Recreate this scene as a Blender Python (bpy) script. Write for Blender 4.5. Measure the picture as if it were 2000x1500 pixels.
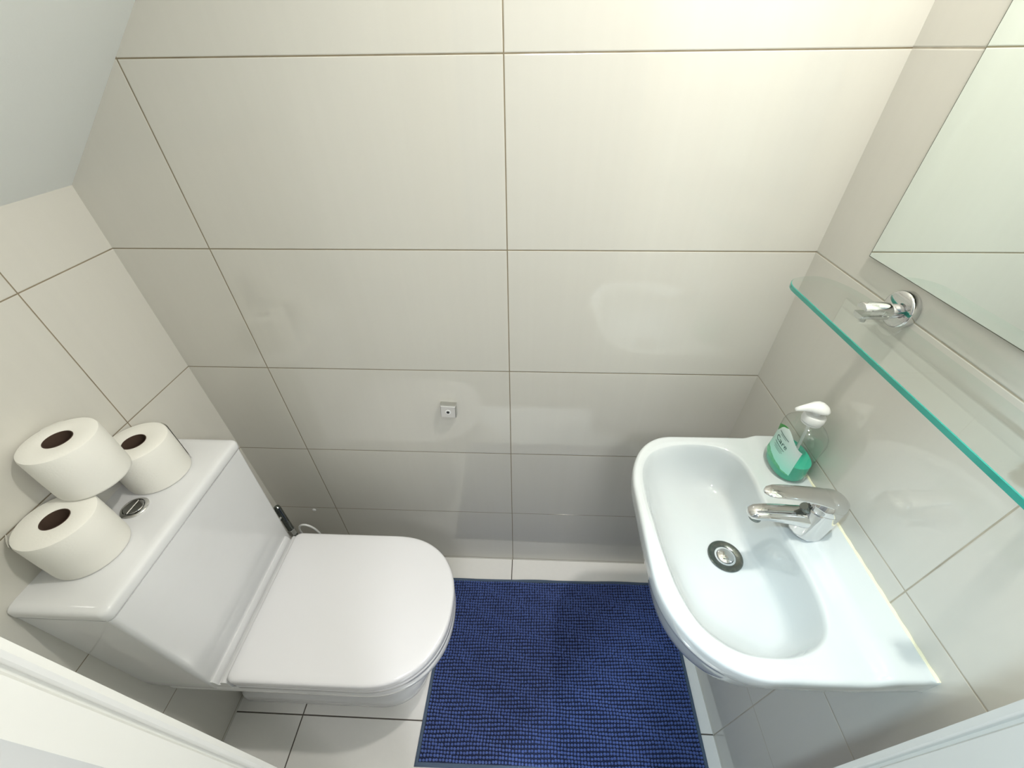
import bpy, bmesh, math, random
from mathutils import Vector, Matrix
random.seed(7)
S = bpy.context.scene
for o in list(bpy.data.objects):
    bpy.data.objects.remove(o)
C = S.collection
PI = math.pi

# ------------------------------------------------------------------ camera, world, lights, exposure
XL, XR = -.803, .589                    # left and right wall
YN = -.7235                             # near wall, room side
cam_d = bpy.data.cameras.new('camera')
cam_d.sensor_width = 36
cam_d.lens = 14.378
cam_d.clip_start = .01
cam = bpy.data.objects.new('camera', cam_d)
C.objects.link(cam)
yaw, pitch, roll = math.radians(-2.799), math.radians(39.4115), math.radians(-.786)
F = Vector((math.sin(yaw)*math.cos(pitch), math.cos(yaw)*math.cos(pitch), -math.sin(pitch)))
R = Vector((math.cos(yaw), -math.sin(yaw), 0))
U = R.cross(F)
R2 = math.cos(roll)*R + math.sin(roll)*U
U2 = -math.sin(roll)*R + math.cos(roll)*U
cam.matrix_world = Matrix(((R2.x, U2.x, -F.x, .0441), (R2.y, U2.y, -F.y, -.7836), (R2.z, U2.z, -F.z, 1.5171), (0, 0, 0, 1)))
S.camera = cam

w = bpy.data.worlds.new('world')
S.world = w
w.use_nodes = True
w.node_tree.nodes['Background'].inputs['Color'].default_value = (.95, .97, 1, 1)
w.node_tree.nodes['Background'].inputs['Strength'].default_value = .3

S.view_settings.view_transform = 'Standard'
S.view_settings.look = 'None'
S.view_settings.gamma = 1
S.view_settings.use_curve_mapping = False
S.view_settings.exposure = 0.09

def lamp(name, loc, rot, size, power, col, sizey=None, spread=PI):
    l = bpy.data.lights.new(name, 'AREA')
    l.shape = 'DISK' if sizey is None else 'RECTANGLE'
    l.size = size
    if sizey: l.size_y = sizey
    l.energy = power
    l.color = col
    l.spread = spread
    o = bpy.data.objects.new(name, l)
    C.objects.link(o)
    o.location = loc
    o.rotation_euler = rot
    return o
LA = (.434, -.352, 2.25)
LH = (-.47, -1.02, 2.36)
lamp('ceiling_spot_light', (LA[0], LA[1], LA[2]-.012), (0, 0, 0), .05, 9.8, (1, .96, .895))
lamp('hall_and_fill_light', (LH[0], LH[1], LH[2]-.05), (0, 0, 0), .08, 21, (.68, .87, 1))
lamp('hall_and_fill_light', (.2, -1.75, 2.36), (0, 0, 0), .5, 15.5, (.97, .975, 1))  # added soft fill lamp out of view, lifts the lower back wall
LW = (.98, -1.30, 1.95)                 # added fill lamp out of view in the hall, brightens the left side
lamp('added_fill_light', LW, (Vector((-.62, -.30, 1.15))-Vector(LW)).to_track_quat('-Z', 'Y').to_euler(), .22, 7, (1, .98, .97))

# ------------------------------------------------------------------ materials
def mat(name, base=(.8, .8, .8), rough=.5, metal=0., **k):
    m = bpy.data.materials.new(name)
    m.use_nodes = True
    b = m.node_tree.nodes['Principled BSDF']
    b.inputs['Base Color'].default_value = (*base, 1)
    b.inputs['Roughness'].default_value = rough
    b.inputs['Metallic'].default_value = metal
    for a, v in k.items():
        b.inputs[a.replace('_', ' ')].default_value = v
    return m

class N:
    """tiny node helper"""
    def __init__(s, m):
        s.t = m.node_tree; s.b = s.t.nodes['Principled BSDF']
        s.out = s.t.nodes['Material Output']
    def new(s, ty, **k):
        n = s.t.nodes.new(ty)
        for a, v in k.items(): setattr(n, a, v)
        return n
    def link(s, a, b): s.t.links.new(a, b)
    def math(s, op, a, b=None, c=None):
        n = s.new('ShaderNodeMath', operation=op)
        for i, v in enumerate((a, b, c)):
            if v is None: continue
            if isinstance(v, (int, float)): n.inputs[i].default_value = v
            else: s.link(v, n.inputs[i])
        return n.outputs[0]
    def mix(s, fac, a, b):
        n = s.new('ShaderNodeMix', data_type='RGBA')
        for inp, v in ((n.inputs[0], fac), (n.inputs[6], a), (n.inputs[7], b)):
            if isinstance(v, (int, float)): inp.default_value = v
            elif isinstance(v, tuple): inp.default_value = (*v, 1)
            else: s.link(v, inp)
        return n.outputs[2]
    def noise(s, vec, scale, detail=3, rough=.5):
        n = s.new('ShaderNodeTexNoise')
        n.inputs['Scale'].default_value = scale
        n.inputs['Detail'].default_value = detail
        n.inputs['Roughness'].default_value = rough
        if vec is not None: s.link(vec, n.inputs['Vector'])
        return n.outputs['Fac']
    def bump(s, h, strength, dist):
        n = s.new('ShaderNodeBump')
        n.inputs['Strength'].default_value = strength
        n.inputs['Distance'].default_value = dist
        s.link(h, n.inputs['Height'])
        s.link(n.outputs[0], s.b.inputs['Normal'])

def tile_mat(name, ua, uo, us, va, vo, vs, col, grout, rough, gw=.0021, streak_axis=None, spec=.5):
    """rectangular tiles laid out in world metres; ua / va are the wall's own axes"""
    m = mat(name, col, rough)
    n = N(m)
    n.b.inputs['Specular IOR Level'].default_value = .75
    g = n.new('ShaderNodeNewGeometry')
    sp = n.new('ShaderNodeSeparateXYZ'); n.link(g.outputs['Position'], sp.inputs[0])
    def dist(ax, off, size):
        a = n.math('SUBTRACT', sp.outputs[ax], off - size*40)
        a = n.math('MODULO', a, size)
        return n.math('MINIMUM', a, n.math('SUBTRACT', size, a))
    du, dv = dist(ua, uo, us), dist(va, vo, vs)
    d = n.math('MINIMUM', du, dv)
    mask = n.math('LESS_THAN', d, gw/2)
    mp = n.new('ShaderNodeMapping')
    n.link(g.outputs['Position'], mp.inputs[0])
    sc = [14, 14, 14]
    if streak_axis is not None: sc[streak_axis] = .35
    sc = [v*3 if v > 1 else v for v in sc]
    mp.inputs['Scale'].default_value = sc
    st = n.noise(mp.outputs[0], 1.6, 3)
    cl = n.noise(g.outputs['Position'], 2.3, 2)
    f = n.math('ADD', n.math('MULTIPLY', st, .55), n.math('MULTIPLY', cl, .45))
    c2 = tuple(v*.975 for v in col)
    base = n.mix(n.math('MULTIPLY', n.math('SUBTRACT', f, .25), 1.6), c2, tuple(min(1, v*1.012) for v in col))
    gn = n.noise(g.outputs['Position'], 38, 2)
    gcol = n.mix(gn, grout, tuple(min(1, v*1.9) for v in grout))
    n.link(n.mix(mask, base, gcol), n.b.inputs['Base Color'])
    n.link(n.math('ADD', n.math('MULTIPLY', mask, .6), rough), n.b.inputs['Roughness'])
    sm = n.new('ShaderNodeMapRange'); n.link(d, sm.inputs[0])
    sm.inputs[1].default_value = gw*.3; sm.inputs[2].default_value = gw*1.1
    h = n.math('ADD', sm.outputs[0], n.math('MULTIPLY', cl, .10))
    n.bump(h, .35, .0012)
    return m

TILE = (.665, .65, .59)
M = {}
M['tile_back'] = tile_mat('beige tiles back', 0, 0, .6, 2, .311, .3, TILE, (.16, .13, .08), .055, streak_axis=2)
M['tile_left'] = tile_mat('beige tiles left', 1, -.198, .6, 2, .311, .3, TILE, (.17, .14, .09), .07, streak_axis=2)
M['tile_right'] = tile_mat('beige tiles right', 1, -.498, .6, 2, .311, .3, TILE, (.30, .27, .21), .055, streak_axis=2)
M['tile_floor'] = tile_mat('pale floor tiles', 0, -.002, .6, 1, -.496, .6, (.88, .87, .84), (.06, .05, .04), .14, gw=.0034)
def paint(name, col, rough, sc=160, st=.12):
    m = mat(name, col, rough)
    n = N(m)
    g = n.new('ShaderNodeNewGeometry')
    n.bump(n.noise(g.outputs['Position'], sc, 3), st, .001)
    return m
M['paint'] = paint('white wall paint', (.90, .925, .905), .65)
M['gloss_paint'] = paint('white gloss woodwork paint', (.70, .70, .66), .3, 60, .08)
M['ceramic'] = mat('white glazed ceramic', (.80, .81, .82), .06, Coat_Weight=.3, Coat_Roughness=.03)
M['basin'] = mat('white glazed basin ceramic', (.615, .655, .66), .07, Coat_Weight=.3, Coat_Roughness=.03)
M['seat'] = mat('white seat plastic', (.81, .81, .83), .16)
M['chrome'] = mat('polished chrome', (.70, .70, .70), .05, 1.)
M['darkchrome'] = mat('worn dark chrome', (.18, .20, .19), .18, 1.)
M['black'] = mat('black gap', (.01, .01, .01), .7)
M['silicone'] = mat('yellowed silicone sealant', (.78, .76, .56), .4)
M['white_plastic'] = mat('white pump plastic', (.86, .87, .86), .3)
M['steel'] = mat('brushed steel', (.62, .62, .60), .28, 1.)
M['mirror'] = mat('mirror silvering', (.88, .955, .93), .005, 1.)
M['mirror_edge'] = mat('dark mirror edge', (.10, .11, .08), .3)
M['hall'] = paint('hall wall paint', (.42, .42, .41), .7)
M['oak'] = paint('hall floor', (.22, .19, .16), .35)

def wear(m, amount, scale, col):
    n = N(m)
    g = n.new('ShaderNodeNewGeometry')
    base = tuple(n.b.inputs['Base Color'].default_value)[:3]
    f = n.noise(g.outputs['Position'], scale, 4, .6)
    mr = n.new('ShaderNodeMapRange'); n.link(f, mr.inputs[0])
    mr.inputs[1].default_value = .5; mr.inputs[2].default_value = .8; mr.inputs[4].default_value = amount
    n.link(n.mix(mr.outputs[0], base, col), n.b.inputs['Base Color'])
wear(M['ceramic'], .12, 9, (.62, .62, .60))
wear(M['basin'], .12, 7, (.70, .76, .70))
wear(M['silicone'], .6, 40, (.86, .86, .78))
wear(M['darkchrome'], .5, 130, (.45, .45, .42))

def clear_mat(name, tint, spec_rough=.02, fres=1.45, mul=1.):
    """thin clear sheet: straight see-through plus a Fresnel gloss"""
    m = bpy.data.materials.new(name); m.use_nodes = True
    t = m.node_tree; t.nodes.remove(t.nodes['Principled BSDF'])
    tr = t.nodes.new('ShaderNodeBsdfTransparent'); tr.inputs[0].default_value = (*tint, 1)
    gl = t.nodes.new('ShaderNodeBsdfGlossy'); gl.inputs['Roughness'].default_value = spec_rough
    fr = t.nodes.new('ShaderNodeLayerWeight'); fr.inputs['Blend'].default_value = .5
    pw = t.nodes.new('ShaderNodeMath'); pw.operation = 'POWER'; pw.inputs[1].default_value = 5
    t.links.new(fr.outputs['Facing'], pw.inputs[0])
    mu = t.nodes.new('ShaderNodeMath'); mu.operation = 'MULTIPLY_ADD'; mu.inputs[1].default_value = .9; mu.inputs[2].default_value = .045*mul
    mx = t.nodes.new('ShaderNodeMixShader')
    t.links.new(pw.outputs[0], mu.inputs[0]); t.links.new(mu.outputs[0], mx.inputs[0])
    t.links.new(tr.outputs[0], mx.inputs[1]); t.links.new(gl.outputs[0], mx.inputs[2])
    t.links.new(mx.outputs[0], t.nodes['Material Output'].inputs[0])
    return m
M['glass'] = clear_mat('clear shelf glass', (.975, .992, .984))
M['bottle'] = clear_mat('clear bottle plastic', (.965, .975, .97), .05, 1.6, 1.8)
M['glass_edge'] = mat('green glass edge', (.03, .42, .34), .12, Transmission_Weight=.45, IOR=1.5)
# the ground edge lets light out where it is seen from inside the pane
_n = N(M['glass_edge']); _g = _n.new('ShaderNodeNewGeometry')
_t = _n.new('ShaderNodeBsdfTransparent'); _t.inputs[0].default_value = (.93, .975, .96, 1)
_m = _n.new('ShaderNodeMixShader'); _n.link(_g.outputs['Backfacing'], _m.inputs[0])
_n.link(_n.b.outputs[0], _m.inputs[1]); _n.link(_t.outputs[0], _m.inputs[2]); _n.link(_m.outputs[0], _n.out.inputs[0])
M['soap'] = mat('green liquid soap', (.06, .80, .56), .08, Transmission_Weight=.45, IOR=1.33)

# tissue paper
m = mat('white toilet tissue', (.86, .85, .79), .95); n = N(m)
tc = n.new('ShaderNodeTexCoord')
mp = n.new('ShaderNodeMapping'); n.link(tc.outputs['Object'], mp.inputs[0]); mp.inputs['Scale'].default_value = (1, 1, 1)
n.bump(n.noise(mp.outputs[0], 260, 3), .25, .0012)
M['tissue'] = m
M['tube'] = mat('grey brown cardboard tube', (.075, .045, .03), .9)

# bath mat
def mat_pile(name, col, dark):
    m = mat(name, col, .9); n = N(m)
    n.b.inputs['Sheen Weight'].default_value = .35
    n.b.inputs['Sheen Roughness'].default_value = .4
    n.b.inputs['Sheen Tint'].default_value = (.5, .6, .9, 1)
    g = n.new('ShaderNodeNewGeometry')
    f = n.noise(g.outputs['Position'], 700, 3)
    big = n.noise(g.outputs['Position'], 6, 2)
    ff = n.math('ADD', n.math('MULTIPLY', f, .6), n.math('MULTIPLY', big, .4))
    n.link(n.mix(ff, dark, col), n.b.inputs['Base Color'])
    n.bump(f, .7, .0015)
    return m
M['pile'] = mat_pile('navy chenille pile', (.13, .21, .54), (.028, .06, .27))
M['backing_gap_shade'] = mat('navy mat backing with gap shade', (.012, .02, .06), .95)  # backing colour darkened to hold the shade between the tufts
M['hem'] = mat_pile('grey blue mat hem', (.11, .16, .24), (.06, .09, .14))

# ------------------------------------------------------------------ helpers
def link(name, me, m, parent=None, smooth=True, auto=None):
    o = bpy.data.objects.new(name, me)
    C.objects.link(o)
    ms = m if isinstance(m, (list, tuple)) else [m]
    for x in ms: me.materials.append(x)
    if smooth:
        for p in me.polygons: p.use_smooth = True
        if auto is not None:
            me.set_sharp_from_angle(angle=math.radians(auto))
    if parent: o.parent = parent
    return o
def obj(name, bm, m, parent=None, smooth=True, auto=35, recalc=True):
    if recalc: bmesh.ops.recalc_face_normals(bm, faces=bm.faces)
    me = bpy.data.meshes.new(name)
    bm.to_mesh(me); bm.free()
    o = link(name, me, m, None, smooth, auto)
    if parent:
        # mesh data is written in world metres: shift it to the thing's base
        me.transform(Matrix.Translation(-root_loc(parent)))
        o.parent = parent
    return o
def root_loc(p):
    v = Vector((0, 0, 0))
    while p is not None:
        v += p.location; p = p.parent
    return v
def thing(name, label, cat, loc=(0, 0, 0), group=None):
    o = bpy.data.objects.new(name, None); C.objects.link(o)
    o.empty_display_size = .05
    o.location = loc
    tag(o, label, cat, group)
    return o
def tag(o, label, cat, group=None):
    o['label'] = label; o['category'] = cat
    if group: o['group'] = group
    return o
def struct(o):
    o['kind'] = 'structure'; return o
def box(bm, x0, x1, y0, y1, z0, z1, bev=0, seg=2):
    r = bmesh.ops.create_cube(bm, size=1)
    vs = r['verts']
    for v in vs:
        v.co = Vector(((x0+x1)/2+v.co.x*(x1-x0), (y0+y1)/2+v.co.y*(y1-y0), (z0+z1)/2+v.co.z*(z1-z0)))
    if bev:
        es = list({e for v in vs for e in v.link_edges})
        bmesh.ops.bevel(bm, geom=es, offset=bev, segments=seg, affect='EDGES', profile=.5)
def loft(bm, rings, cap0=True, cap1=True, close=True):
    """rings: lists of equally many points"""
    vr = [[bm.verts.new(p) for p in r] for r in rings]
    n = len(rings[0])
    for a, b in zip(vr, vr[1:]):
        for i in range(n if close else n-1):
            j = (i+1) % n
            bm.faces.new((a[i], a[j], b[j], b[i]))
    if cap0: bm.faces.new(vr[0][::-1])
    if cap1: bm.faces.new(vr[-1])
    return vr
def prism(bm, pts, axis, a, b):
    """polygon pts in the two other axes, extruded along axis from a to b"""
    def P(p, t):
        if axis == 'y': return (p[0], t, p[1])
        if axis == 'z': return (p[0], p[1], t)
        return (t, p[0], p[1])
    loft(bm, [[P(p, a) for p in pts], [P(p, b) for p in pts]])
def lathe(bm, prof, c, axis=Vector((0, 0, 1)), n=48, cap0=False, cap1=False, sx=1, sy=1, ang=0):
    axis = axis.normalized()
    t = Vector((0, 1, 0)) if abs(axis.y) < .9 else Vector((1, 0, 0))
    e1 = t.cross(axis).normalized(); e2 = axis.cross(e1)
    c = Vector(c)
    rings = []
    for r, h in prof:
        rr = []
        for i in range(n):
            a = 2*PI*i/n
            x, y = r*math.cos(a)*sx, r*math.sin(a)*sy
            x, y = x*math.cos(ang)-y*math.sin(ang), x*math.sin(ang)+y*math.cos(ang)
            rr.append(c + e1*x + e2*y + axis*h)
        rings.append(rr)
    return loft(bm, rings, cap0, cap1)
def tube(bm, pts, r, n=16, cap=True, radii=None):
    pts = [Vector(p) for p in pts]
    rings = []
    prev = None
    for i, p in enumerate(pts):
        d = (pts[min(i+1, len(pts)-1)] - pts[max(i-1, 0)]).normalized()
        if prev is None:
            up = Vector((0, 0, 1)) if abs(d.z) < .9 else Vector((1, 0, 0))
            e1 = d.cross(up).normalized()
        else:
            e1 = (prev - d*prev.dot(d)).normalized()
        prev = e1
        e2 = d.cross(e1)
        rr = radii[i] if radii else r
        rings.append([p + (e1*math.cos(2*PI*k/n) + e2*math.sin(2*PI*k/n))*rr for k in range(n)])
    loft(bm, rings, cap, cap)
def rrect(x0, x1, y0, y1, r, z=0, n=8):
    """rounded rectangle, counter-clockwise; r = radius or 4 radii (x1y0, x1y1, x0y1, x0y0)"""
    if isinstance(r, (int, float)): r = (r,)*4
    cs = ((x1, y0, -PI/2, r[0]), (x1, y1, 0, r[1]), (x0, y1, PI/2, r[2]), (x0, y0, PI, r[3]))
    pts = []
    for cx, cy, a0, rr in cs:
        rr = max(rr, 1e-4)
        ox = cx - rr if cx == x1 else cx + rr
        oy = cy + rr if cy == y0 else cy - rr
        for k in range(n+1):
            a = a0 + PI/2*k/n
            pts.append((ox + rr*math.cos(a), oy + rr*math.sin(a), z))
    return pts
def spline(P, n):
    """closed Catmull-Rom through P resampled evenly to n points"""
    P = [Vector(p) for p in P]; L = len(P); out = []
    for i in range(L):
        a, b, c, d = P[i-1], P[i], P[(i+1) % L], P[(i+2) % L]
        for k in range(24):
            t = k/24
            out.append(.5*((2*b) + (c-a)*t + (2*a-5*b+4*c-d)*t*t + (3*b-a-3*c+d)*t**3))
    return resample(out, n)
def resample(pts, n):
    pts = [Vector(p) for p in pts]; L = len(pts)
    acc = [0]
    for i in range(L): acc.append(acc[-1] + (pts[(i+1) % L]-pts[i]).length)
    out = []; j = 0
    for k in range(n):
        s = acc[-1]*k/n
        while acc[j+1] < s: j += 1
        f = (s-acc[j])/max(1e-9, acc[j+1]-acc[j])
        out.append(pts[j].lerp(pts[(j+1) % L], f))
    return out
def sm(a, b, x):
    t = min(1, max(0, (x-a)/(b-a))); return t*t*(3-2*t)

# ------------------------------------------------------------------ the setting
def sbox(name, m, *a, **k):
    bm = bmesh.new(); box(bm, *a, **k)
    return struct(obj(name, bm, m, smooth=False))
sbox('floor', M['tile_floor'], XL-.1, XR+.1, YN-.14, .1, -.1, 0)
sbox('wall_back', M['tile_back'], XL-.1, XR+.1, 0, .1, 0, 2.40)
sbox('wall_left', M['tile_left'], XL-.1, XL, YN-.1, 0, 0, 1.34)
sbox('wall_right', M['tile_right'], XR, XR+.1, YN-.1, 0, 0, 2.40)
# stair soffit: rises from the left wall towards the right
sl = .90
bm = bmesh.new()
xt = XL + (2.25-1.330)/sl
prism(bm, [(XL-.1, 1.330-.1*sl), (XL, 1.330), (xt, 2.25), (xt, 2.37), (XL-.1, 1.330-.1*sl+.12)], 'y', YN-.1, 0)
struct(obj('ceiling_slope', bm, M['paint'], smooth=False)).name = 'ceiling'
sbox('ceiling', M['paint'], xt, XR+.1, YN-.1, 0, 2.25, 2.37)
# near wall, either side of the doorway
DL, DR = -.189, .370
bm = bmesh.new()
box(bm, XL, -.36, YN-.09, YN, 0, 2.40)
box(bm, -.36, DR+.06, YN-.10, YN, 2.06, 2.40)
box(bm, DR+.06, XR, YN-.10, -.700, 0, 2.40)
struct(obj('wall_front', bm, M['paint'], smooth=False))
# moulded door frame: plan profiles, extruded up
def frame(name, prof):
    bm = bmesh.new(); prism(bm, prof, 'z', 0, 2.06)
    return struct(obj(name, bm, M['gloss_paint'], auto=30))
frame('trim_1', [(DL, YN), (DL+.0005, YN-.0035), (DL-.001, YN-.0055), (DL-.0045, YN-.0065), (DL-.0048, YN-.0085), (DL-.0025, YN-.010),
                 (DL-.0022, YN-.0285), (DL-.006, YN-.031), (DL-.045, YN-.072), (DL-.15, YN-.10), (-.36, YN-.10), (-.36, YN)])
frame('trim_2', [(DR, -.695), (DR, -.6995), (DR+.004, -.7015), (DR+.004, -.7035), (DR+.001, -.705), (DR+.001, -.735), (DR+.016, -.738), (DR+.016, YN-.10), (DR+.07, YN-.10), (DR+.07, -.695)])
# hall outside the doorway
HY = -2.6
sbox('floor', M['oak'], -1.5, 1.5, HY, YN-.14, -.1, 0).name = 'floor'
bm = bmesh.new()
box(bm, -1.6, -1.5, HY, YN-.10, 0, 2.42); box(bm, 1.5, 1.6, HY, YN-.10, 0, 2.42); box(bm, -1.6, 1.6, HY-.1, HY, 0, 2.42)
box(bm, -1.6, XL-.1, YN-.2, YN-.1, 0, 2.42); box(bm, XR+.1, 1.6, YN-.2, YN-.1, 0, 2.42)
struct(obj('wall_hall', bm, M['hall'], smooth=False))
sbox('ceiling', M['paint'], -1.6, 1.6, HY-.1, YN-.10, 2.42, 2.5)

# ------------------------------------------------------------------ ceiling lights, and fixtures for the added fill lamps
def downlight(c, label, nrm=Vector((0, 0, -1)), r=.042):
    t = thing('ceiling_light', label, 'light', c, 'ceiling lights')
    bm = bmesh.new()
    lathe(bm, [(r*.80, 0), (r*.80, .004), (r*.9, .007), (r, .006), (r+.004, .002), (r+.004, 0)], c, nrm)
    obj('bezel', bm, M['chrome'], t)
    return t
downlight(LA, 'round recessed chrome ceiling light above the basin')
wl = thing('added_wall_light', 'added white round fixture for the fill lamp in the hall right of the doorway', 'light', (1.5, -1.30, 1.95), 'added hall fill light')
bm = bmesh.new()
lathe(bm, [(.02, 0), (.02, .38), (.10, .40), (.125, .43), (.13, .47), (.12, .475)], (1.5, -1.30, 1.95), Vector((-1, 0, 0)), 32, True)
obj('lamp_body', bm, M['white_plastic'], wl)
downlight((LH[0], LH[1], 2.42), 'round chrome ceiling light in the hall near the doorway')
downlight((.2, -1.75, 2.42), 'added large round chrome fixture for the hall fill lamp, farther from the doorway', r=.32)  # added fixture to go with the unseen fill lamp

# ------------------------------------------------------------------ toilet
T = thing('toilet', 'white close-coupled toilet with lid down standing against left wall', 'toilet', (-.5, -.345, 0))
def d_outline(xb, xs, xt_, yc, hw, z, inset=0, nb=8, na=40, ex=2.25, rb=.016):
    """D-shaped plan: straight sides from xb to xs, then a superellipse to the tip xt_"""
    xb, xt_, hw = xb+inset, xt_-inset, hw-inset
    pts = []
    a_, b_ = xt_-xs, hw
    for k in range(na+1):
        t = -PI/2 + PI*k/na
        c, s = math.cos(t), math.sin(t)
        pts.append((xs + a_*abs(c)**(2/ex), yc + b_*math.copysign(abs(s)**(2/ex), s), z))
    for sgn in (1, -1):
        for k in range(nb+1):
            a = PI/2*k/nb
            if sgn > 0: pts.append((xb+rb-rb*math.sin(a), yc+hw-rb+rb*math.cos(a), z))
            else: pts.append((xb+rb-rb*math.cos(a), yc-hw+rb-rb*math.sin(a), z))
    return pts
yc = -.3545
LID = dict(xb=-.607, xs=-.318, xt_=-.131, yc=yc, hw=.1785)
bm = bmesh.new()
loft(bm, [d_outline(**LID, z=z, inset=i) for z, i in ((.4285, .012), (.4285, .003), (.4300, .0008), (.436, 0), (.4495, 0), (.4535, .001), (.4562, .0032), (.4575, .0070), (.4583, .020), (.4590, .05), (.4592, .09))])
obj('lid', bm, M['seat'], T, auto=60)
bm = bmesh.new()
loft(bm, [d_outline(**LID, z=z, inset=i) for z, i in ((.4060, .012), (.4060, .004), (.4085, .0015), (.420, .001), (.4255, .0015), (.4272, .004), (.4272, .02))])
obj('seat', bm, M['seat'], T, auto=60)
# pan: rim tapering to a skirted foot
def pan_ring(z, f, flare=0):
    a = d_outline(-.795, -.322, -.1335, yc, .1755, z, rb=.03)
    b = d_outline(-.795, -.385, -.262, yc, .108, z, rb=.02)
    return [tuple(Vector(p).lerp(Vector(q), f)+Vector((0, 0, 0))) for p, q in zip(a, b)]
bm = bmesh.new()
prof = [(.404, .05), (.4050, .02), (.4030, 0), (.374, 0), (.366, .02), (.360, .08), (.352, .20), (.33, .36), (.28, .62), (.22, .86), (.16, 1.0), (.10, 1.07), (.055, 1.08), (.046, 1.05), (.041, .95), (.034, .90), (.020, .88), (.004, .88), (0, .90)]
loft(bm, [pan_ring(z, f) for z, f in prof][::-1])
pan = obj('pan', bm, M['ceramic'], T, auto=60)
bm = bmesh.new()
lathe(bm, [(.004, 0), (.0055, .0006), (.0055, .0016), (.0025, .002)], (-.462, -.4580, .085), Vector((0, -1, 0)), 16, True, True)
b = obj('fixing_hole', bm, M['black'], pan); b['label'] = 'small black fixing hole'
# hinge deck between cistern and lid
bm = bmesh.new()
prof = [(-.652, .404), (-.652, .432), (-.648, .4375), (-.6425, .4375), (-.6395, .431), (-.637, .420), (-.630, .420), (-.6275, .431), (-.6235, .4375), (-.617, .4385), (-.612, .436), (-.6105, .430), (-.6105, .404)]
prism(bm, prof, 'y', yc-.176, yc+.176)
obj('hinge_deck', bm, M['ceramic'], T, auto=50)
# cistern
bm = bmesh.new()
y0, y1 = -.5370, -.1520
def cr(z, xf, ya, yb, r=.010): return rrect(XL, xf, ya, yb, (r, r, .001, .001), z, 6)
cp = [(.345, -.70, y0+.045, y1-.02), (.346, -.672, y0+.028, y1-.014), (.356, -.655, y0+.016, y1-.012), (.375, -.649, y0+.009, y1-.010), (.40, -.6475, y0+.005, y1-.008), (.44, -.6465, y0+.003, y1-.008),
      (.55, -.643, y0+.002, y1-.006), (.70, -.6395, y0+.001, y1-.003), (.787, -.638, y0, y1), (.789, -.641, y0+.003, y1-.003), (.7915, -.641, y0+.003, y1-.003)]
loft(bm, [cr(*c) for c in cp])
cist = obj('cistern', bm, M['ceramic'], T, auto=50)
bm = bmesh.new()
lid_p = [(.7905, -.640, .003), (.7905, -.6375, .0005), (.792, -.6350, -.0015), (.797, -.6340, -.0020), (.807, -.6340, -.0020), (.8115, -.6355, -.0008), (.8142, -.6385, .002), (.8158, -.6435, .007), (.8163, -.652, .016)]
loft(bm, [rrect(XL, xf, y0+i, y1-i, (.013, .013, .004, .004), z, 8) for z, xf, i in lid_p])
clid = obj('cistern_lid', bm, M['ceramic'], T, auto=50)
# flush button
fc = (-.733, -.342, .8160)
bm = bmesh.new()
lathe(bm, [(.0245, 0), (.0245, .002), (.0225, .0042), (.0190, .0050), (.0182, .0030), (.0182, .0005)], fc, n=40)
fb = obj('flush_button', bm, M['chrome'], clid)
bm = bmesh.new()
for sgn in (-1, 1):
    pts = []
    for k in range(17):
        a = -PI/2 + PI*k/16 + (0 if sgn > 0 else PI)
        pts.append((fc[0]+.0172*math.cos(a)+sgn*.0007, fc[1]+.0172*math.sin(a)))
    prism(bm, pts, 'z', fc[2]+.0005, fc[2]+.0062)
bmesh.ops.bevel(bm, geom=[e for e in bm.edges if all(v.co.z > fc[2]+.006 for v in e.verts)], offset=.0012, segments=2, affect='EDGES')
bb = obj('button_plate', bm, M['chrome'], None)
bb.data.transform(Matrix.Translation(-root_loc(T)))
bb.parent = T

# water supply behind the toilet
P = thing('supply_pipe', 'chrome water supply pipe with valve in the gap beside the cistern', 'pipe', (-.692, -.112, 0))
bm = bmesh.new()
tube(bm, [(-.692, -.108, 0), (-.692, -.108, .30), (-.692, -.108, .468), (-.692, -.108, .474), (-.692, -.108, .477)], .0095, 24, radii=[.0095, .0095, .0095, .008, .004])
obj('pipe', bm, M['darkchrome'], P)
bm = bmesh.new()
lathe(bm, [(.006, .330), (.0118, .332), (.0118, .356), (.006, .358)], (-.692, -.108, 0), n=6, cap0=True, cap1=True)
obj('valve', bm, M['chrome'], P, smooth=False)
bm = bmesh.new()
tube(bm, [(-.692, -.108, .432), (-.692, -.128, .432), (-.692, -.146, .432), (-.692, -.1585, .432)], .005, 16)
obj('inlet_elbow', bm, M['chrome'], P)
bm = bmesh.new()
pts = []
for k in range(25):
    a = PI*k/24
    pts.append((-.655-.030*math.cos(a), -.088-.006*math.sin(a), .300+.058*math.sin(a)))
pts = [(-.685, -.088, .02)] + [(-.685, -.088, .15)] + pts + [(-.625, -.088, .2), (-.62, -.10, .03)]
tube(bm, pts, .0032, 12)
tag(obj('water_hose', bm, M['white_plastic']), 'thin white hose looping up behind the toilet lid', 'hose')
bm = bmesh.new()
lathe(bm, [(.0062, 0), (.0062, .0012), (.0045, .0026), (.002, .003)], (-.681, 0, .297), Vector((0, -1, 0)), 20, True, True)
tag(obj('screw_cap', bm, M['white_plastic']), 'tiny white screw cap on the back wall behind the toilet', 'screw')

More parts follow.
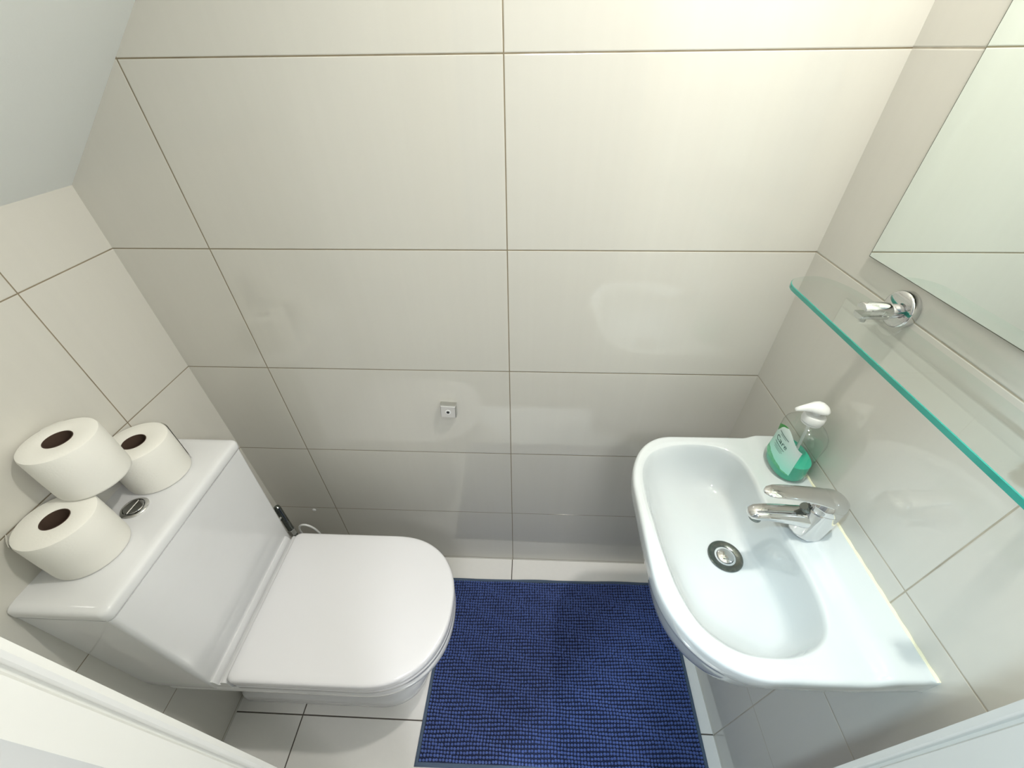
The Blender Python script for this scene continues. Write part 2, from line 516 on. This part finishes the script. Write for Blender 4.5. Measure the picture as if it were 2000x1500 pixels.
# ------------------------------------------------------------------ toilet rolls
def roll(loc, label, rz, tail=False, r=.0575, h=.100):
    t = thing('toilet_roll', label, 'toilet roll', loc, 'toilet rolls on the cistern')
    t.rotation_euler = (0, 0, 0)
    x, y, z = loc
    bm = bmesh.new()
    rc = .0205; n = 72
    prof = [(rc, .0), (r-.004, 0), (r-.0008, .002), (r, .006), (r+.0004, h*.5), (r, h-.006), (r-.0012, h-.0018), (r-.005, h-.0002), (r-.02, h+.0004), (rc+.004, h+.0002), (rc, h-.001)]
    rings = []
    rnd = random.Random(rz*10)
    ph = rnd.random()*6
    for q, hh in prof:
        rings.append([(x+q*(1+.006*math.sin(2*a+ph)+.003*math.sin(5*a))*math.cos(a), y+q*(1+.006*math.sin(2*a+ph)+.003*math.sin(5*a))*math.sin(a), z+hh) for a in [2*PI*i/n for i in range(n)]])
    loft(bm, rings, False, False)
    # the loose end of the sheet
    a0 = rz
    pts0 = []
    for k in range(13):
        a = a0 + .55*k/12
        rr = r + .0012 + (.006 if tail else .0004)*(1-k/12)**2
        pts0.append((x+rr*math.cos(a), y+rr*math.sin(a)))
    rings = [[(px, py, z+.002) for px, py in pts0], [(px, py, z+h-.002) for px, py in pts0]]
    loft(bm, rings, False, False, False)
    obj('paper', bm, M['tissue'], t, auto=50)
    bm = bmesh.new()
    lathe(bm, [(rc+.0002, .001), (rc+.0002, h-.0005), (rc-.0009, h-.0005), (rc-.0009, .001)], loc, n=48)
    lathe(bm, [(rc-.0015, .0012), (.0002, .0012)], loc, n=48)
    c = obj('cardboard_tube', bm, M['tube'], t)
    return t
RZ = .8166
roll((-.7425, -.430, RZ), 'white toilet roll on the cistern, nearest the door, under the top roll', 3.6, True)
roll((-.7415, -.2555, RZ), 'white toilet roll on the cistern, farther from the door, nearest the back wall', .8)
roll((-.7435, -.343, RZ+.1012), 'white toilet roll stacked on top of the two others', 2.2, r=.0550)

# ------------------------------------------------------------------ bath mat
A_, B_, C_, D_ = Vector((-.247, -.595, 0)), Vector((.552, -.588, 0)), Vector((.562, -.072, 0)), Vector((-.232, -.082, 0))
def mq(u, v):
    e = .0016*math.sin(u*17+1)*(1 if v in (0, 1) else 0)
    return A_.lerp(B_, u).lerp(D_.lerp(C_, u), v) + Vector((0, e, 0))
T = thing('bath_mat', 'navy blue chenille bath mat on the floor between toilet and basin', 'bath mat', (.16, -.335, 0))
bm = bmesh.new()
nu, nv = 86, 55
rows = [(0, .0), (0, .004), (.004, .0065), (.5, .0065)]
def rect_ring(ins, z, k=40):
    u0, v0 = ins/.8, ins/.51
    pts = []
    for i in range(k): pts.append(mq(u0+(1-2*u0)*i/k, v0))
    for i in range(k): pts.append(mq(1-u0, v0+(1-2*v0)*i/k))
    for i in range(k): pts.append(mq(1-u0-(1-2*u0)*i/k, 1-v0))
    for i in range(k): pts.append(mq(u0, 1-v0-(1-2*v0)*i/k))
    return [(p.x, p.y, z) for p in pts]
loft(bm, [rect_ring(0, .0008), rect_ring(-.001, .003), rect_ring(0, .0055), rect_ring(.003, .0072), rect_ring(.008, .0066), rect_ring(.0095, .0035)])
obj('hem', bm, M['hem'], T)
bm = bmesh.new()
loft(bm, [rect_ring(.006, .0012), rect_ring(.006, .0036)])
obj('backing', bm, M['backing_gap_shade'], T, smooth=False)
# bobbles: rows of small tufts in one pile mesh
verts, faces = [], []
m8 = 8
for j in range(nv):
    for i in range(nu):
        u = (.009 + (.8-.018)*(i+.5)/nu)/.8; v = (.0085 + (.51-.017)*(j+.5)/nv)/.51
        wob = .0014*math.sin(i*.31+j*.7)+.0010*math.sin(i*.11-j*.23)
        p = mq(u, v) + Vector((random.uniform(-.0007, .0007)+.0008*math.sin(j*.9+i*.05), wob+random.uniform(-.0005, .0005), 0))
        rx, ry, hh = .0041*random.uniform(.86, 1.08), .0036*random.uniform(.86, 1.06), .0095*random.uniform(.85, 1.10)
        b0 = len(verts)
        for (q, hz) in ((1.0, 0), (1.02, .35), (.80, .74), (.38, .96)):
            for k in range(m8):
                a = 2*PI*k/m8+.2
                verts.append((p.x+rx*q*math.cos(a), p.y+ry*q*math.sin(a), .0030+hh*hz))
        verts.append((p.x, p.y, .0030+hh))
        for l in range(3):
            for k in range(m8):
                k2 = (k+1) % m8
                faces.append((b0+l*m8+k, b0+l*m8+k2, b0+(l+1)*m8+k2, b0+(l+1)*m8+k))
        for k in range(m8):
            faces.append((b0+3*m8+k, b0+3*m8+(k+1) % m8, b0+4*m8))
me = bpy.data.meshes.new('pile')
me.from_pydata(verts, [], faces)
me.transform(Matrix.Translation(-T.location))
link('pile', me, M['pile'], T)

# ------------------------------------------------------------------ basin
ZB = .862
BN = thing('wash_basin', 'small white wall-hung wash basin on the right wall', 'basin', (XR, -.378, .75))
def outer(n=180):
    pts = [(XR, -.598), (.500, -.602), (.440, -.6025)]
    cx, cy, a, b, ex = .392, -.450, .1415, .1525, 2.15
    for k in range(1, 21):
        t = PI/2*k/20
        pts.append((cx - a*math.sin(t)**(2/ex), cy - b*abs(math.cos(t))**(2/ex)))
    cx, cy, a, b, ex = .358, -.305, .106, .1505, 2.05
    for k in range(0, 21):
        t = PI/2*k/20
        pts.append((cx - a*abs(math.cos(t))**(2/ex), cy + b*math.sin(t)**(2/ex)))
    pts += [(.42, -.154), (.50, -.154), (XR, -.155)]
    return pts
def inner():
    P = [(.498, -.430), (.495, -.500), (.478, -.543), (.440, -.566), (.395, -.573), (.345, -.566), (.306, -.537), (.286, -.490), (.277, -.43), (.273, -.36),
         (.272, -.30), (.280, -.246), (.305, -.206), (.350, -.184), (.405, -.178), (.455, -.186), (.484, -.214), (.490, -.262), (.488, -.31), (.490, -.36)]
    return [(p[0], p[1], 0) for p in P]
CB = Vector((.392, -.375, 0))
def polar(pts, n, c, closed=True):
    """radius of a closed outline about c at n angles"""
    P = [Vector((p[0], p[1], 0))-c for p in pts]
    out = []
    for k in range(n):
        a = 2*PI*k/n
        d = Vector((math.cos(a), math.sin(a), 0)); best = 0
        for i in range(len(P)):
            p, q = P[i], P[(i+1) % len(P)]
            e = q-p
            den = d.x*e.y - d.y*e.x
            if abs(den) < 1e-12: continue
            t = (p.x*e.y - p.y*e.x)/den
            s = (p.x*d.y - p.y*d.x)/den
            if t > 0 and -1e-6 <= s <= 1+1e-6: best = max(best, t)
        out.append(c + d*best)
    return out
NB = 240
OO = polar(outer(), NB, CB)
II = polar(spline(inner(), 200), NB, CB)
# sharpen the two wall corners
for k, p in enumerate(OO):
    for cpt in ((XR, -.598), (XR, -.155)):
        if (p-Vector((*cpt, 0))).length < .006: OO[k] = Vector((*cpt, 0))
def deck(p):
    """raised shelf along the wall, a low ridge between it and the bowl"""
    h = .009*sm(.512, .538, p.x)
    return h
def bowl_z(p, f):
    return 0
rings = []
def ring(fn): rings.append([fn(k) for k in range(NB)])
def inset_out(k, d):
    p = OO[k]; v = (CB-p).normalized()
    q = p + v*d
    if p.x > XR-.002: q = Vector((XR, p.y, 0))
    return q
# underside up the outside, over the rim, into the bowl
def under(f, z, zw):
    def fn(k):
        p = OO[k]
        c = Vector((.47, -.375, 0))
        q = c.lerp(p, f)
        if p.x > XR-.002: q = Vector((XR, c.y + (p.y-c.y)*f, 0))
        wq = sm(.30, .589, q.x)
        return Vector((q.x, q.y, z*(1-wq)+zw*wq))
    return fn
ring(under(0.3, 0.69, 0.69))
ring(under(0.5, 0.691, 0.69))
ring(under(0.68, 0.697, 0.692))
ring(under(0.79, 0.708, 0.7))
ring(under(0.855, 0.727, 0.715))
ring(under(0.895, 0.75, 0.738))
ring(under(0.925, 0.775, 0.765))
ring(under(0.948, 0.8, 0.795))
ring(under(0.965, 0.818, 0.815))
ring(under(0.985, 0.829, 0.828))
ring(lambda k: inset_out(k, .0015)+Vector((0, 0, .831)))
ring(lambda k: inset_out(k, 0)+Vector((0, 0, .835)))
ring(lambda k: inset_out(k, 0)+Vector((0, 0, .854+deck(OO[k]))))
ring(lambda k: inset_out(k, .0008)+Vector((0, 0, .8585+deck(OO[k]))))
ring(lambda k: inset_out(k, .0030)+Vector((0, 0, .8612+deck(OO[k]))))
ring(lambda k: inset_out(k, .0065)+Vector((0, 0, .8624+deck(OO[k]))))
for i in range(1, 15):
    f = i/15
    def fn(k, f=f):
        a = inset_out(k, .0065); q = a.lerp(II[k], f)
        return Vector((q.x, q.y, .8624 - .0022*sm(.5, 1, f) + deck(q)))
    ring(fn)
ring(lambda k: Vector((II[k].x, II[k].y, .8590+deck(II[k]))))
# into the bowl: steep at the wall side, gentle at the front
DC = Vector((.432, -.368, 0))
ZD = .752
BP = [(.987, .08), (.973, .22), (.960, .38), (.945, .52), (.925, .65), (.90, .76), (.865, .85), (.81, .905), (.73, .935), (.62, .955), (.48, .97), (.34, .982), (.22, .992), (.13, .998)]
BPF = [(.985, .04), (.965, .10), (.94, .19), (.91, .29), (.87, .41), (.82, .53), (.76, .64), (.69, .735), (.61, .81), (.52, .87), (.42, .92), (.32, .955), (.22, .98), (.13, .995)]
for (f1, d1), (f2, d2) in zip(BP, BPF):
    def fn(k, f1=f1, d1=d1, f2=f2, d2=d2):
        wf = 1-sm(.30, .46, II[k].x)
        f = f1*(1-wf)+f2*wf; d = d1*(1-wf)+d2*wf
        q = DC.lerp(II[k], f)
        zz = .8590 + (ZD-.8590)*d + deck(II[k])*(1-sm(0, .3, d))
        rd = (q-DC).length
        return Vector((q.x, q.y, ZD + (zz-ZD)*sm(.034, .060, rd)))
    ring(fn)
bm = bmesh.new()
loft(bm, rings, True, True)
obj('bowl', bm, M['basin'], BN, auto=75)
bm = bmesh.new()
tube(bm, [(XR-.001, -.597+(.597-.156)*k/60, .8695+.0006*math.sin(k*1.7)) for k in range(61)], .0035, 10)
s_ = obj('sealant', bm, M['silicone'], BN); s_['label'] = 'yellowed bead of sealant'
# waste: ring and dome plug
dz = ZD + .0006
tilt = Vector((0, 0, 1))
bm = bmesh.new()
lathe(bm, [(.0315, .0002), (.0320, .0016), (.0305, .0030), (.0240, .0028), (.0195, .0012), (.0185, -.0030), (.0185, -.010)], (DC.x, DC.y, dz), tilt, 48)
lathe(bm, [(.0185, -.009), (.001, -.009)], (DC.x, DC.y, dz), tilt, 48)
wst = obj('waste_ring', bm, M['darkchrome'], BN); wst['label'] = 'dark worn chrome waste ring'
bm = bmesh.new()
lathe(bm, [(.0150, -.006), (.0158, .0012), (.0148, .0030), (.0105, .0050), (.0055, .0060), (.0005, .0062)], (DC.x, DC.y, dz), tilt, 40, True, True)
pg = obj('waste_plug', bm, M['chrome'], None)
pg.data.transform(Matrix.Translation(-root_loc(BN))); pg.parent = BN

# ------------------------------------------------------------------ tap
FX, FY, FZ = .5300, -.3735, .8690
TP = thing('basin_tap', 'chrome single-lever mixer tap standing on the wash basin', 'tap', (FX, FY, FZ))
def ell_rings(path, n=28):
    """path: (centre, direction angle from -x towards z, half width in y, half height)"""
    out = []
    for c, ang, hw, hh, ex in path:
        c = Vector(c)
        up = Vector((math.sin(ang), 0, math.cos(ang)))
        sd = Vector((0, 1, 0))
        rr = []
        for k in range(n):
            a = 2*PI*k/n
            ca, sa = math.cos(a), math.sin(a)
            rr.append(c + sd*hw*math.copysign(abs(ca)**(2/ex), ca) + up*hh*math.copysign(abs(sa)**(2/ex), sa))
        out.append(rr)
    return out
# body: slightly oval column flaring towards the base and leaning back to the wall
bm = bmesh.new()
rg = []
for h, rx, ry, ox in ((0, .0285, .0268, 0), (.003, .0292, .0275, 0), (.006, .0288, .0271, 0), (.02, .0280, .0262, .001), (.040, .0275, .0252, .003), (.058, .0275, .0245, .0050), (.0615, .0272, .0242, .0055), (.0625, .0255, .0225, .0055)):
    rg.append([(FX+ox+rx*math.cos(2*PI*k/40), FY+ry*math.sin(2*PI*k/40), FZ+h) for k in range(40)])
loft(bm, rg)
body = obj('body', bm, M['chrome'], TP, auto=50)
# spout reaching over the bowl
bm = bmesh.new()
sp = [((FX-.006, FY, FZ+.030), 0, .0200, .0185, 2.2), ((FX-.022, FY, FZ+.0325), .05, .0185, .0165, 2.3), ((FX-.040, FY, FZ+.0365), .08, .0170, .0135, 2.4), ((FX-.062, FY, FZ+.0405), .08, .0160, .0112, 2.4),
      ((FX-.084, FY, FZ+.0425), .03, .0152, .0098, 2.3), ((FX-.100, FY, FZ+.0415), -.12, .0140, .0088, 2.2), ((FX-.108, FY, FZ+.0395), -.25, .0110, .0070, 2.0), ((FX-.1115, FY, FZ+.038), -.3, .0050, .0035, 2.0)]
loft(bm, ell_rings(sp))
obj('spout', bm, M['chrome'], TP, auto=60)
bm = bmesh.new()
lathe(bm, [(.0085, 0), (.0100, .001), (.0100, .008), (.0085, .010)], (FX-.095, FY, FZ+.0245), n=28, cap0=True)
obj('aerator', bm, M['darkchrome'], TP)
# lever: cap over the body sweeping forward above the spout
bm = bmesh.new()
rg = []
for h, rx, ry, ox in ((.0632, .0255, .0225, .0055), (.0638, .0275, .0245, .0055), (.070, .0278, .0244, .006), (.080, .0262, .0228, .0065), (.0865, .020, .018, .006), (.0900, .012, .011, .004), (.0912, .003, .003, .002)):
    rg.append([(FX+ox+rx*math.cos(2*PI*k/40), FY+ry*math.sin(2*PI*k/40), FZ+h) for k in range(40)])
loft(bm, rg)
lv = [((FX+.012, FY, FZ+.078), -.1, .0200, .0100, 2.2), ((FX-.004, FY, FZ+.0845), -.20, .0195, .0085, 2.2), ((FX-.024, FY, FZ+.0905), -.22, .0172, .0058, 2.2), ((FX-.048, FY, FZ+.0955), -.18, .0150, .0044, 2.2),
      ((FX-.072, FY, FZ+.0985), -.10, .0142, .0038, 2.2), ((FX-.090, FY, FZ+.0990), 0, .0132, .0036, 2.0), ((FX-.100, FY, FZ+.0985), .05, .0100, .0032, 2.0), ((FX-.1055, FY, FZ+.098), .1, .0040, .002, 2.0)]
loft(bm, ell_rings(lv))
obj('lever', bm, M['chrome'], TP, auto=60)
bm = bmesh.new()
lathe(bm, [(.0085, 0), (.009, .002), (.0075, .012), (.006, .014)], (FX-.020, FY, FZ+.052), Vector((-.5, 0, .6)), 24, True, True)
obj('lever_neck', bm, M['darkchrome'], TP)

# ------------------------------------------------------------------ soap bottle
BX, BY, BZ = .5545, -.2380, .8696
SB = thing('soap_bottle', 'clear pump bottle of green liquid soap on the basin corner', 'soap bottle', (BX, BY, BZ))
AX, AY = .0315, .0460             # half depth (towards the wall) and half width
def bsec(h, f, ex=2.3, n=56, s=1.):
    rr = []
    for k in range(n):
        a = 2*PI*k/n
        ca, sa = math.cos(a), math.sin(a)
        rr.append((BX+AX*f*s*math.copysign(abs(ca)**(2/ex), ca), BY+AY*f*s*math.copysign(abs(sa)**(2/ex), sa), BZ+h))
    return rr
bprof = [(0, .80), (.0015, .90), (.006, .97), (.015, 1.0), (.030, .985), (.050, .955), (.070, .955), (.088, .985), (.096, .99), (.106, .93), (.113, .80), (.1175, .62)]
bm = bmesh.new()
rg = [bsec(h, f) for h, f in bprof]
for h, r in ((.121, .0165), (.124, .0140), (.129, .0135)):
    rg.append([(BX+r*math.cos(2*PI*k/56), BY+r*math.sin(2*PI*k/56), BZ+h) for k in range(56)])
loft(bm, rg, True, False)
obj('bottle_body', bm, M['bottle'], SB, auto=60)
bm = bmesh.new()
def bf(h):
    for (a, fa), (b_, fb_) in zip(bprof, bprof[1:]):
        if a <= h <= b_: return fa+(fb_-fa)*(h-a)/(b_-a)
loft(bm, [bsec(h, bf(h), s=.94) for h in (.002, .006, .015, .024, .032, .0405)])
lq = obj('liquid_soap', bm, M['soap'], SB, auto=50); lq['label'] = 'green liquid filling the lower part'
bm = bmesh.new()
tube(bm, [(BX+.002*k/8, BY-.012*(k/8)**2, BZ+.130-.125*k/8) for k in range(9)], .0028, 12)
obj('dip_tube', bm, M['white_plastic'], SB)
# closure
bm = bmesh.new()
lathe(bm, [(.0150, .1215), (.0165, .1225), (.0165, .1250), (.0152, .1258), (.0155, .1268), (.0178, .1275), (.0182, .129), (.0178, .138), (.0160, .1405), (.0105, .1418), (.0068, .142), (.0062, .152)], (BX, BY, BZ), n=48)
cl = obj('collar', bm, M['white_plastic'], SB, auto=40)
# pump head with a nozzle pointing out over the bowl
bm = bmesh.new()
ndir = Vector((-.93, .12, 0)).normalized(); nsd = Vector((-ndir.y, ndir.x, 0))
def hring(d, z, hw, hh, n=24):
    c = Vector((BX, BY, BZ+z)) + ndir*d
    return [c + nsd*hw*math.cos(2*PI*k/n) + Vector((0, 0, 1))*hh*math.sin(2*PI*k/n)*(1 if math.sin(2*PI*k/n) > 0 else .55) for k in range(n)]
loft(bm, [hring(-0.0151, 0.1535, .004, .003), hring(-0.0138, 0.1540, .0105, .006), hring(-0.0086, 0.1545, .0150, .0092), hring(-0.0017, 0.1550, .0160, .0108), hring(0.0060, 0.1550, .0140, .0105), hring(0.0138, 0.1545, .0100, .0088),
          hring(0.0224, 0.1530, .0070, .0066), hring(0.0310, 0.1500, .0050, .0046), hring(0.0357, 0.1480, .0036, .0032)])
obj('pump_head', bm, M['white_plastic'], SB, auto=60)
# printed label on the side facing the room
m = mat('printed soap label', (.55, .86, .76), .35); n = N(m)
tc = n.new('ShaderNodeTexCoord'); spx = n.new('ShaderNodeSeparateXYZ'); n.link(tc.outputs['UV'], spx.inputs[0])
u, v = spx.outputs[0], spx.outputs[1]
nz = n.noise(tc.outputs['UV'], 7, 2)
v2 = n.math('ADD', v, n.math('MULTIPLY', n.math('SUBTRACT', nz, .5), .12))
top = n.math('GREATER_THAN', n.math('SUBTRACT', v2, n.math('MULTIPLY', n.math('ABSOLUTE', n.math('SUBTRACT', u, .80)), .75)), .78)
bot = n.math('LESS_THAN', n.math('ADD', v2, n.math('MULTIPLY', n.math('ABSOLUTE', n.math('SUBTRACT', u, .95)), .25)), .24)
c1 = n.mix(n.noise(tc.outputs['UV'], 12, 3), (.02, .22, .05), (.10, .50, .10))
c2 = n.mix(n.noise(tc.outputs['UV'], 9, 3), (.02, .30, .12), (.20, .70, .40))
base = n.mix(n.math('MULTIPLY', v, 1.1), (.30, .82, .66), (.72, .84, .80))
n.link(n.mix(bot, n.mix(top, base, c1), c2), n.b.inputs['Base Color'])
M['label'] = m
def lab_pt(s, h, off):
    """s in -1..1 across the width; the face towards -x"""
    ex = 2.3; f = bf(h)
    t = PI + s*1.05
    ca, sa = math.cos(t), math.sin(t)
    p = Vector((BX+(AX*f+off)*math.copysign(abs(ca)**(2/ex), ca), BY-(AY*f+off)*math.copysign(abs(sa)**(2/ex), sa), BZ+h))
    return p
bm = bmesh.new(); uvl = bm.loops.layers.uv.new('uv')
nx_, nh_ = 24, 16
def lab_edge(s): return .020, .103 - .018*sm(0, 1, abs(s))*1.2
G = []
for i in range(nx_+1):
    s = -1+2*i/nx_
    lo, hi = lab_edge(s)
    G.append([(bm.verts.new(lab_pt(s, lo+(hi-lo)*j/nh_, .0005)), (i/nx_, j/nh_)) for j in range(nh_+1)])
for i in range(nx_):
    for j in range(nh_):
        q = [G[i][j], G[i+1][j], G[i+1][j+1], G[i][j+1]]
        fc_ = bm.faces.new([a for a, _ in q])
        for lp, (_, uv) in zip(fc_.loops, q): lp[uvl].uv = uv
lab = obj('label', bm, M['label'], SB, auto=None)
lab['label'] = 'green leaf printed label'
def text_on_label(txt, size, s0, h0, mname):
    cu = bpy.data.curves.new('t', 'FONT'); cu.body = txt; cu.size = size; cu.align_x = 'CENTER'
    to = bpy.data.objects.new('t', cu); C.objects.link(to)
    bpy.context.view_layer.update()
    me = bpy.data.meshes.new_from_object(to.evaluated_get(bpy.context.evaluated_depsgraph_get()))
    bpy.data.objects.remove(to)
    for vv in me.vertices:
        h = h0+vv.co.y
        # reading left to right as seen from the room: +x of the text runs towards -y
        s = s0 - vv.co.x/.044
        p = lab_pt(s, min(max(h, .016), .115), .0009)
        vv.co = p
    return me
bmx = bmesh.new()
me = text_on_label('Care', .0150, 0, .064, '')
bmx.from_mesh(me)
# the small print is too fine to read: thin printed lines
for hh, wd, th in ((.0840, .012, .0012), (.0805, .007, .0008), (.0580, .013, .0011), (.0545, .010, .0006), (.0515, .012, .0006), (.0485, .009, .0006)):
    lo = [bmx.verts.new(lab_pt(-wd/.044*(1-k/5), hh, .0009)) for k in range(11)]
    hi = [bmx.verts.new(lab_pt(-wd/.044*(1-k/5), hh+th, .0009)) for k in range(11)]
    for k in range(10): bmx.faces.new((lo[k], lo[k+1], hi[k+1], hi[k]))
lt = obj('lettering', bmx, mat('dark green print', (.02, .10, .08), .4), None, recalc=False)
lt.data.transform(Matrix.Translation(-root_loc(SB))); lt.parent = lab

# ------------------------------------------------------------------ glass shelf
ZS = 1.215
SH = thing('glass_shelf', 'clear glass shelf with green edge on chrome brackets above the basin', 'shelf', (XR, -.372, ZS))
def shelf_outline(z, ins=0):
    x0, x1 = .4640+ins, .5600-ins
    ya, yb = -.619+ins, -.125-ins
    pts = []
    # straight front and back, each end a wide curve leaning on the front corner
    xa = x0 + .052
    for k in range(15):
        t = PI/2*k/14
        pts.append((xa-.052*math.cos(t)**.85, yb-.045+.045*math.sin(t)**.9, z))
    for k in range(1, 15):
        t = PI/2*k/14
        pts.append((xa+(x1-xa)*math.sin(t), yb-.095+.095*math.cos(t), z))
    low = [(p[0], ya+yb-p[1], p[2]) for p in pts]
    return pts + low[::-1]
bm = bmesh.new()
hz = .004
vr = loft(bm, [shelf_outline(ZS-hz, .0008), shelf_outline(ZS-hz+.0008), shelf_outline(ZS+hz-.0008), shelf_outline(ZS+hz, .0008)])
bm.normal_update()
gl = obj('glass_panel', bm, [M['glass'], M['glass_edge']], SH, auto=25)
for p in gl.data.polygons:
    p.material_index = 0 if abs(p.normal.z) > .95 else 1
for by in (-.234, -.510):
    ax = Vector((-1, 0, 0))
    bm = bmesh.new()
    lathe(bm, [(.0005, .0125), (.0235, .0125), (.0258, .0115), (.0268, .0095), (.0268, 0)], (XR, by, ZS+.003), ax, 48)
    br = obj('bracket', bm, M['chrome'], SH, auto=40)
    bm = bmesh.new()
    # split stud that grips the glass above and below
    lathe(bm, [(.0105, .012), (.0105, .032), (.0098, .034)], (XR, by, ZS), ax, 32, False, True)
    for s in (1, -1):
        pts = []
        for k in range(17):
            a = PI*k/16
            pts.append((by+.0105*math.cos(a), s*(hz+.0004)+s*.0085*math.sin(a)+ZS))
        vr = loft(bm, [[(XR-.024, y_, z_) for y_, z_ in pts], [(XR-.060, y_, z_) for y_, z_ in pts], [(XR-.0615, y_*.9+by*.1, z_*.9+ZS*.1+s*.0002) for y_, z_ in pts]])
    st = obj('clamp', bm, M['chrome'], None, auto=40)
    st.data.transform(Matrix.Translation(-root_loc(SH))); st.parent = SH
    bm = bmesh.new()
    lathe(bm, [(.0030, .0), (.0040, .0005), (.0040, .006), (.0033, .0066)], (XR-.050, by, ZS-.018), Vector((0, 0, 1)), 16, True, True)
    gs = obj('grub_screw', bm, M['steel'], None); gs.data.transform(Matrix.Translation(-root_loc(SH))); gs.parent = SH

# ------------------------------------------------------------------ mirror
MR = thing('wall_mirror', 'frameless rectangular mirror on the right wall above the shelf', 'mirror', (XR, -.372, 1.256))
bm = bmesh.new()
box(bm, XR-.0060, XR-.0020, -.640, -.1305, 1.2555, 1.86)
f_ = min(bm.faces, key=lambda q: q.calc_center_median().x)
bmesh.ops.inset_region(bm, faces=[f_], thickness=.0013)
mg = obj('mirror_glass', bm, [M['mirror'], M['mirror_edge']], MR, smooth=False)
for p in mg.data.polygons: p.material_index = 0 if p.normal.x < -.9 and p.area > .05 else 1
bm = bmesh.new()
box(bm, XR-.0020, XR, -.625, -.145, 1.272, 1.845)
obj('backing', bm, M['mirror_edge'], MR, smooth=False)

# ------------------------------------------------------------------ paper-holder mount
HM = thing('paper_holder_mount', 'small square chrome mounting block on the back wall, holder missing', 'wall mount', (-.158, 0, .787))
bm = bmesh.new()
hx, hz0 = -.1605, .7885
ra = math.radians(-3)
def sq(h, y):
    return [(hx+(a*math.cos(ra)-b*math.sin(ra)), y, hz0+(a*math.sin(ra)+b*math.cos(ra))) for a, b in ((-h, -h), (h, -h), (h, h), (-h, h))]
loft(bm, [sq(.0205, 0), sq(.0205, -.012), sq(.0195, -.0165), sq(.0185, -.0175)])
mb = obj('mount_block', bm, M['steel'], HM, smooth=False)
bm = bmesh.new()
lathe(bm, [(.0078, 0), (.0078, .0008), (.0050, .0010)], (hx, -.0174, hz0), Vector((0, -1, 0)), 24, True, True)
obj('collar', bm, M['white_plastic'], HM)
bm = bmesh.new()
lathe(bm, [(.0040, 0), (.0040, .0016), (.0005, .0016)], (hx, -.0176, hz0), Vector((0, -1, 0)), 20, True, True)
sh_ = obj('screw_hole', bm, M['black'], HM); sh_['label'] = 'black screw hole'
